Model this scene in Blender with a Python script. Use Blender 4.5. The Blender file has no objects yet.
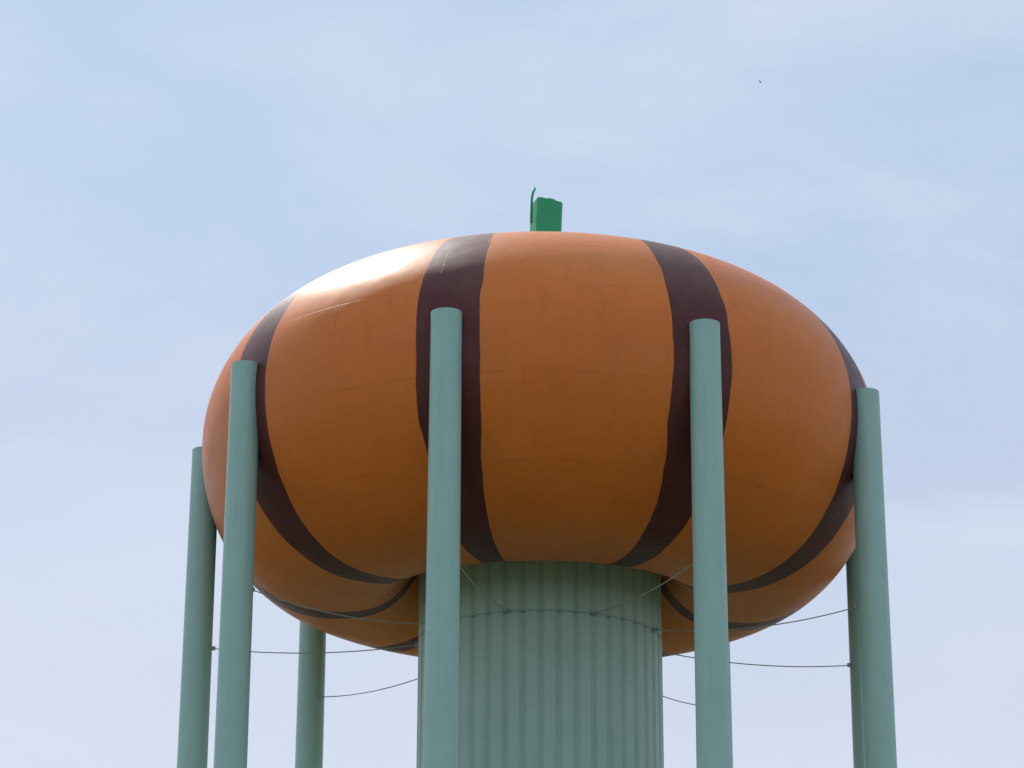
import bpy, math, bmesh, random
from mathutils import Vector, Matrix, noise
random.seed(4)
H=1.6
F,PITCH,ROLL,YAW,D,ZT,ZR,A0=2716.4,20.1317,-0.2253,-0.6329,95.0174,32.8762+H,24.9215+H,14.2443
R=12.5
sc=bpy.context.scene
sc.view_settings.view_transform='Standard'; sc.view_settings.look='None'; sc.view_settings.exposure=0; sc.view_settings.gamma=1
def link(o,parent=None):
    sc.collection.objects.link(o)
    if parent: o.parent=parent
    return o
# ---------- camera
p,r_,y_=[math.radians(v) for v in (PITCH,ROLL,YAW)]
fw=Vector((math.sin(y_)*math.cos(p),math.cos(y_)*math.cos(p),math.sin(p)))
rt=Vector((math.cos(y_),-math.sin(y_),0)); up=rt.cross(fw)
Rt=rt*math.cos(r_)-up*math.sin(r_); Up=rt*math.sin(r_)+up*math.cos(r_)
cd=bpy.data.cameras.new("camera"); cam=link(bpy.data.objects.new("camera",cd))
cd.sensor_width=36; cd.lens=F/1024*36; cd.clip_end=20000; cd.clip_start=.1
M=Matrix((Rt,Up,-fw)).transposed().to_4x4(); M.translation=Vector((0,0,H)); cam.matrix_world=M
sc.camera=cam
# ---------- light
S=Vector((-.31,.54,.78)).normalized()
sl=bpy.data.lights.new("sun","SUN"); sl.energy=3.2; sl.angle=math.radians(.5); sl.color=(1,.95,.87)
so=link(bpy.data.objects.new("sun",sl)); so.rotation_euler=S.to_track_quat('Z','Y').to_euler(); so.location=(-60,60,100)
el=math.asin(S.z); az=math.atan2(S.x,S.y)
w=bpy.data.worlds.new("World"); sc.world=w; w.use_nodes=True; nt=w.node_tree; N=nt.nodes; L=nt.links
bg=N["Background"]; bg.inputs[1].default_value=.1
sky=N.new("ShaderNodeTexSky"); sky.sky_type='NISHITA'; sky.sun_disc=False; sky.sun_elevation=el; sky.sun_rotation=az
sky.air_density=1.0; sky.dust_density=1.0; sky.ozone_density=1.5
tc=N.new("ShaderNodeTexCoord"); mp=N.new("ShaderNodeMapping"); mp.inputs['Scale'].default_value=(3,3,8); mp.inputs['Rotation'].default_value=(0,.35,0)
L.new(tc.outputs['Generated'],mp.inputs[0])
nz=N.new("ShaderNodeTexNoise"); nz.inputs['Scale'].default_value=1.6; nz.inputs['Detail'].default_value=6; nz.inputs['Roughness'].default_value=.55; nz.inputs['Distortion'].default_value=.5
L.new(mp.outputs[0],nz.inputs['Vector'])
mr=N.new("ShaderNodeMapRange"); mr.inputs[1].default_value=.34; mr.inputs[2].default_value=.70; mr.inputs[3].default_value=0; mr.inputs[4].default_value=.55
L.new(nz.outputs[0],mr.inputs[0])
spz=N.new("ShaderNodeSeparateXYZ"); L.new(tc.outputs['Generated'],spz.inputs[0])
hz=N.new("ShaderNodeMapRange"); hz.inputs[1].default_value=.18; hz.inputs[2].default_value=.42; hz.inputs[3].default_value=1; hz.inputs[4].default_value=0
L.new(spz.outputs[2],hz.inputs[0])
# haze colour: whiter/pinker near the horizon, bluer higher up
hc=N.new("ShaderNodeMix"); hc.data_type='RGBA'; L.new(hz.outputs[0],hc.inputs[0]); hc.inputs[6].default_value=(5.4,7.0,9.2,1); hc.inputs[7].default_value=(7.9,7.9,8.8,1)
m1=N.new("ShaderNodeMix"); m1.data_type='RGBA'; m1.inputs[0].default_value=.66; L.new(sky.outputs[0],m1.inputs[6]); L.new(hc.outputs[2],m1.inputs[7])
mx=N.new("ShaderNodeMix"); mx.data_type='RGBA'; L.new(mr.outputs[0],mx.inputs[0]); L.new(m1.outputs[2],mx.inputs[6]); mx.inputs[7].default_value=(7.3,8.0,9.1,1)
L.new(mx.outputs[2],bg.inputs[0])
# ---------- materials helpers
def mat(name):
    m=bpy.data.materials.new(name); m.use_nodes=True
    return m,m.node_tree.nodes,m.node_tree.links,m.node_tree.nodes["Principled BSDF"]
def mth(N,L,op,a,b=None,c=None):
    n=N.new("ShaderNodeMath"); n.operation=op
    for i,v in enumerate((a,b,c)):
        if v is None: continue
        if hasattr(v,'links') or hasattr(v,'is_linked'): L.new(v,n.inputs[i])
        else: n.inputs[i].default_value=v
    return n.outputs[0]
def mix(N,L,f,a,b,bt='MIX'):
    n=N.new("ShaderNodeMix"); n.data_type='RGBA'; n.blend_type=bt
    for i,v in ((0,f),(6,a),(7,b)):
        if hasattr(v,'is_linked'): L.new(v,n.inputs[i])
        else: n.inputs[i].default_value=v
    return n.outputs[2]
def nois(N,L,vec,scale,detail=4,rough=.55,mscale=None):
    if mscale:
        m=N.new("ShaderNodeMapping"); m.inputs['Scale'].default_value=mscale; L.new(vec,m.inputs[0]); vec=m.outputs[0]
    n=N.new("ShaderNodeTexNoise"); n.inputs['Scale'].default_value=scale; n.inputs['Detail'].default_value=detail; n.inputs['Roughness'].default_value=rough
    L.new(vec,n.inputs['Vector']); return n.outputs[0]
def rng(N,L,v,a,b,c,d):
    n=N.new("ShaderNodeMapRange"); L.new(v,n.inputs[0])
    for i,x in enumerate((a,b,c,d)): n.inputs[i+1].default_value=x
    return n.outputs[0]
# pumpkin paint
pm,N,L,B=mat("pumpkin_paint")
tc=N.new("ShaderNodeTexCoord"); O=tc.outputs['Object']
sp=N.new("ShaderNodeSeparateXYZ"); L.new(O,sp.inputs[0])
# angle from -Y (towards street), positive to +X
ang=mth(N,L,'ARCTAN2',sp.outputs[0],mth(N,L,'MULTIPLY',sp.outputs[1],-1))
wob=mth(N,L,'MULTIPLY',mth(N,L,'SUBTRACT',nois(N,L,O,.5,2),.5),.02)
a9=mth(N,L,'MULTIPLY',mth(N,L,'ADD',mth(N,L,'ADD',ang,wob),math.radians(A0)+20*math.pi),9/(2*math.pi))
fr=mth(N,L,'FRACT',mth(N,L,'ADD',a9,.5)); d=mth(N,L,'ABSOLUTE',mth(N,L,'SUBTRACT',fr,.5))   # 0 on rib
# ribs taper toward crown and underside
tw=mth(N,L,'MULTIPLY',rng(N,L,sp.outputs[2],4.0,5.5,1,.84),rng(N,L,sp.outputs[2],-5.8,-2.6,.74,1))
d2=mth(N,L,'DIVIDE',d,tw)
stripe=rng(N,L,d2,.124,.127,1,0)
# welds: latitude rings, staggered meridional seams
def seamlat(z,wd=.03):
    return mth(N,L,'LESS_THAN',mth(N,L,'ABSOLUTE',mth(N,L,'SUBTRACT',sp.outputs[2],z)),wd)
lats=[3.9,2.0,-1.2,-3.9]
s=None
for z in lats:
    t=seamlat(z); s=t if s is None else mth(N,L,'MAXIMUM',s,t)
def seammer(n,off,zlo,zhi):
    f=mth(N,L,'FRACT',mth(N,L,'MULTIPLY',mth(N,L,'ADD',ang,off+10*math.pi),n/(2*math.pi)))
    q=mth(N,L,'LESS_THAN',mth(N,L,'ABSOLUTE',mth(N,L,'SUBTRACT',f,.5)),.0025*n/27)
    g=mth(N,L,'MULTIPLY',mth(N,L,'GREATER_THAN',sp.outputs[2],zlo),mth(N,L,'LESS_THAN',sp.outputs[2],zhi))
    return mth(N,L,'MULTIPLY',q,g)
for n,off,zl,zh in ((27,.05,3.9,9),(27,.17,2.0,3.9),(27,.02,-1.2,2.0),(27,.13,-3.9,-1.2)):
    s=mth(N,L,'MAXIMUM',s,seammer(n,off,zl,zh))
brk=rng(N,L,nois(N,L,O,.9,3),.42,.62,.1,1)
s2=mth(N,L,'MULTIPLY',s,brk)
org=mix(N,L,rng(N,L,nois(N,L,O,.25,5,.6),.3,.7,0,1),(.72,.180,.020,1),(.79,.212,.028,1))
brn=mix(N,L,nois(N,L,O,.6,4),(.092,.019,.016,1),(.115,.026,.021,1))
col=mix(N,L,stripe,org,brn)
strk=rng(N,L,nois(N,L,O,1.0,6,.65,(2.2,2.2,.22)),.52,.8,0,.18)
col=mix(N,L,strk,col,(.16,.07,.035,1))
dust=rng(N,L,nois(N,L,O,.7,6,.7),.5,.75,0,.06)
col=mix(N,L,dust,col,(.6,.42,.30,1))
# lit top painted into the colour: paler where the surface faces the sky
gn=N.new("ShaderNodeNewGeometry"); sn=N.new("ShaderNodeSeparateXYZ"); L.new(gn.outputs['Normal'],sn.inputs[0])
toplit=mth(N,L,'MULTIPLY',rng(N,L,sn.outputs[2],.3,.95,0,.17),rng(N,L,nois(N,L,O,.5,5,.6),.3,.7,.6,1))
col=mix(N,L,toplit,col,(.72,.48,.32,1))
col=mix(N,L,mth(N,L,'MULTIPLY',s2,.17),col,(.16,.06,.03,1))
L.new(col,B.inputs['Base Color'])
L.new(rng(N,L,nois(N,L,O,1.5,5),.3,.7,.38,.47),B.inputs['Roughness'])
B.inputs['Specular IOR Level'].default_value=.28
bp=N.new("ShaderNodeBump"); bp.inputs['Distance'].default_value=.12; bp.inputs['Strength'].default_value=.28
L.new(mth(N,L,'ADD',mth(N,L,'MULTIPLY',s2,.15),nois(N,L,O,.45,3,.5)),bp.inputs['Height']); L.new(bp.outputs[0],B.inputs['Normal'])
# green paint
def green(name,c1,c2,rough=.45,st_=.3):
    m,N,L,B=mat(name); tc=N.new("ShaderNodeTexCoord"); O=tc.outputs['Object']
    col=mix(N,L,rng(N,L,nois(N,L,O,.8,5,.6),.3,.7,0,1),c1,c2)
    st=rng(N,L,nois(N,L,O,1.6,6,.7,(2.5,2.5,.12)),.5,.85,0,st_)
    col=mix(N,L,st,col,(c1[0]*.5,c1[1]*.46,c1[2]*.4,1))
    L.new(col,B.inputs['Base Color']); B.inputs['Roughness'].default_value=rough
    bp=N.new("ShaderNodeBump"); bp.inputs['Distance'].default_value=.03; bp.inputs['Strength'].default_value=.3
    L.new(nois(N,L,O,1.2,3),bp.inputs['Height']); L.new(bp.outputs[0],B.inputs['Normal'])
    return m
legm=green("leg_paint",(.36,.58,.51,1),(.39,.62,.55,1))
colm=green("column_paint",(.38,.56,.48,1),(.42,.61,.52,1),.5)
stemm=green("stem_paint",(.02,.36,.15,1),(.025,.41,.18,1),.5,.1)
cabm=green("cable_paint",(.30,.36,.34,1),(.35,.42,.40,1),.6)
def simple(name,c1,c2,sc_,rough=.9):
    m,N,L,B=mat(name); tc=N.new("ShaderNodeTexCoord"); 
    L.new(mix(N,L,rng(N,L,nois(N,L,tc.outputs['Object'],sc_,8,.65),.3,.7,0,1),c1,c2),B.inputs['Base Color']); B.inputs['Roughness'].default_value=rough; return m
grass=simple("grass_ground",(.055,.070,.03,1),(.11,.105,.058,1),.15)
conc=simple("concrete",(.28,.27,.25,1),(.38,.37,.34,1),1.5)
birdm=simple("bird_feathers",(.03,.03,.035,1),(.07,.07,.07,1),8)
def mesh(name,verts,faces,m,parent=None,smooth=True,loc=(0,0,0)):
    me=bpy.data.meshes.new(name); me.from_pydata(verts,[],faces); me.update()
    me.materials.append(m)
    if smooth:
        for f in me.polygons: f.use_smooth=True
    o=bpy.data.objects.new(name,me); o.location=loc; return link(o,parent)
def lathe(name,prof,n,m,parent,loc=(0,0,0),wave=None,smooth=True):
    vs=[];fs=[]
    for (r,z) in prof:
        for i in range(n):
            t=2*math.pi*i/n; rr=r+(wave(i) if wave else 0)
            vs.append((rr*math.sin(t),-rr*math.cos(t),z))
    for j in range(len(prof)-1):
        for i in range(n):
            a=j*n+i;b=j*n+(i+1)%n; fs.append((a,b,b+n,a+n))
    return mesh(name,vs,fs,m,parent,smooth,loc)
# ---------- tower
tower=link(bpy.data.objects.new("pumpkin_water_tower",None)); tower.location=(0,D,0)
RP=12.40; CU=5.75; CL=5.92; ZC=32.0+H
prof=[]
r0=.60*RP; rin=4.2
n=24
for i in range(n+1):   # inner underside from column out to lowest ring
    rr=rin+(r0-rin)*i/n; prof.append((rr,-CL+2.2*((r0-rr)/(r0-rin))**3.3))
for i in range(1,41):
    t=math.pi/2*i/40; prof.append((r0+(RP-r0)*math.sin(t)**.97,-CL*math.cos(t)))
r1=.5*RP
for i in range(1,41):
    t=math.pi/2*i/40; prof.append((r1+(RP-r1)*math.cos(t),CU*math.sin(t)))
for i in range(1,13):
    rr=r1*(1-i/12); prof.append((max(rr,.01),CU-.5*(1-(rr/r1)**2)**1.5))
tank=lathe("tank",prof,360,pm,tower,(0,0,ZC))
# column with trapezoid flutes
per=12; nf=44
def wv(i):
    k=i%per
    return .0 if k in (0,1) else (.10 if k in (3,4,5,6,7,8,9,10) else .05)
RC=4.28
cz=[0,8,16,24,ZC-CL+2.3]
colo=lathe("fluted_column",[(RC,z) for z in cz],nf*per,colm,tower,(0,0,0),wv,False)
def band(name,r,z,h,m,th=.05):
    return lathe(name,[(r,z-h/2),(r+th,z-h/2),(r+th,z+h/2),(r,z+h/2)],160,m,tower,smooth=False)
band("cable_ring",RC+.08,ZR,.05,cabm,.035)
band("base_ring",RC+.08,.35,.7,colm,.15)
lathe("column_footing",[(0.01,.22),(6,.22),(6.1,.12),(6.1,-.3)],96,conc,tower,smooth=False)
def tube(name,pts,rad,m,parent,seg=8):
    vs=[];fs=[]
    for j,pnt in enumerate(pts):
        a=pts[max(j-1,0)]; b=pts[min(j+1,len(pts)-1)]; dd=(b-a).normalized()
        u=dd.orthogonal().normalized() if abs(dd.z)>.9 else dd.cross(Vector((0,0,1))).normalized()
        v=dd.cross(u)
        for i in range(seg):
            t=2*math.pi*i/seg; q=pnt+u*math.cos(t)*rad+v*math.sin(t)*rad; vs.append(tuple(q))
    for j in range(len(pts)-1):
        for i in range(seg):
            a=j*seg+i;b=j*seg+(i+1)%seg; fs.append((a,b,b+seg,a+seg))
    fs.append(tuple(range(seg))[::-1]); fs.append(tuple(range((len(pts)-1)*seg,len(pts)*seg)))
    return mesh(name,vs,fs,m,parent)
DZ={0:-.0,1:-.06,2:-.24,7:-.35,8:-.03}
for k in range(9):
    ph=math.radians(-A0+40*k); x,y=R*math.sin(ph),-R*math.cos(ph)
    zt=ZT+DZ.get(k,0)
    def lr(z): return .60-.085*z/34
    lp=[(lr(z),z) for z in (0,.2)]+[(lr(z),z) for z in range(2,34,2)]
    lp+=[(lr(zt),zt-.05),(lr(zt),zt-.005)]
    leg=lathe("leg_%d"%(k+1),lp,64,legm,tower,(x,y,0))
    lathe("leg_cap_%d"%(k+1),[(lr(zt)-.001,zt-.004),(lr(zt)*.6,zt+.01),(.01,zt+.02)],64,legm,tower,(x,y,0))
    LR=lr(ZR)
    lathe("leg_footing_%d"%(k+1),[(.01,.3),(1.1,.3),(1.15,.25),(1.15,-.3)],48,conc,tower,(x,y,0),smooth=False)
    uo=Vector((math.sin(ph),-math.cos(ph),0)); pts=[]
    sag=[.28,.22,.33,.25,.3,.2,.3,.24,.34][k]
    for i in range(25):
        t=i/24; rr=(RC+.15)*(1-t)+(R-LR+.02)*t
        pts.append(uo*rr+Vector((0,0,ZR-sag*4*t*(1-t))))
    tube("cable_%d"%(k+1),pts,.020,cabm,tower)
    tv=Vector((math.cos(ph),math.sin(ph),0))
    for nm,rr,l in (("column_bracket",RC+.18,.18),("leg_bracket",R-LR-.05,.15)):
        c=uo*rr+Vector((0,0,ZR)); vs=[];
        for sx in (-1,1):
            for sy in (-1,1):
                for sz in (-1,1):
                    vs.append(tuple(c+uo*sx*l/2+tv*sy*.035+Vector((0,0,sz*.07))))
        mesh("%s_%d"%(nm,k+1),vs,[(0,1,3,2),(4,6,7,5),(0,4,5,1),(2,3,7,6),(0,2,6,4),(1,5,7,3)],cabm,tower,False)
# stem : tapering boxed stalk
bm=bmesh.new(); rings=[]
zt0=ZC+CU-.6; zt1=42.15+H
shape=[(-.50,-.42),(-.36,-.5),(.40,-.5),(.5,-.40),(.5,.42),(.42,.5),(-.42,.5),(-.5,.42)]
for i in range(9):
    t=i/8; s_=1.45-.42*min(1,t*1.6)-.03*t; ox=.12*t*t; oy=0
    rings.append([bm.verts.new((x*s_+ox,y*s_+oy,zt0+(zt1-zt0)*t - (.12*x*t if i==8 else 0)))for x,y in shape])
for i in range(8):
    for j in range(8):
        bm.faces.new((rings[i][j],rings[i][(j+1)%8],rings[i+1][(j+1)%8],rings[i+1][j]))
bm.faces.new(rings[-1])
me=bpy.data.meshes.new("stem"); bm.to_mesh(me); bm.free(); me.materials.append(stemm)
st=link(bpy.data.objects.new("stem",me),tower); st.rotation_euler=(0,0,math.radians(18)); st.location=(.14,0,0)
lathe("stem_vent",[(.36,0),(.36,.06),(.28,.13),(.01,.18)],24,stemm,tower,(.3,-.1,zt1-.04))
tube("lightning_rod",[Vector((-.34,-.25,zt1-.9)),Vector((-.32,-.25,zt1+.1)),Vector((-.28,-.25,zt1+.35)),Vector((-.20,-.25,zt1+.56))],.05,stemm,tower)
# ---------- ground
vs=[];fs=[];g=60
for j in range(g+1):
    for i in range(g+1):
        x=(i/g-.5); y=(j/g-.5); x=math.copysign(abs(x*2)**2.5,x)*6000; y=math.copysign(abs(y*2)**2.5,y)*6000
        d_=math.hypot(x,y); z=noise.noise(Vector((x*.004,y*.004,0)))*8*min(1,max(0,(d_-250)/800))
        vs.append((x,y+D,z))
for j in range(g):
    for i in range(g):
        a=j*(g+1)+i; fs.append((a,a+1,a+g+2,a+g+1))
mesh("ground",vs,fs,grass)
# ---------- bird
def pix(px,py,dist):
    v=fw*1+Rt*((px-512)/F)+Up*((384-py)/F); return Vector((0,0,H))+v*dist
bp_=pix(760,82,420)
bv=[(0,.22,0),(.05,.05,.02),(-.05,.05,.02),(.04,-.12,0),(-.04,-.12,0),(.09,-.24,0),(-.09,-.24,0),(0,.02,-.06),(.22,.08,.09),(.22,-.05,.09),(.46,-.04,.02),(-.22,.08,.09),(-.22,-.05,.09),(-.46,-.04,.02)]
bf=[(0,2,1),(1,2,4,3),(3,4,6,5),(0,1,7),(0,7,2),(1,3,7),(2,7,4),(3,5,7),(5,6,7),(4,7,6),(1,8,9,3),(8,10,9),(2,4,12,11),(11,12,13)]
bo=mesh("bird",bv,bf,birdm,None,False,bp_); bo.rotation_euler=(.2,.25,1.1)
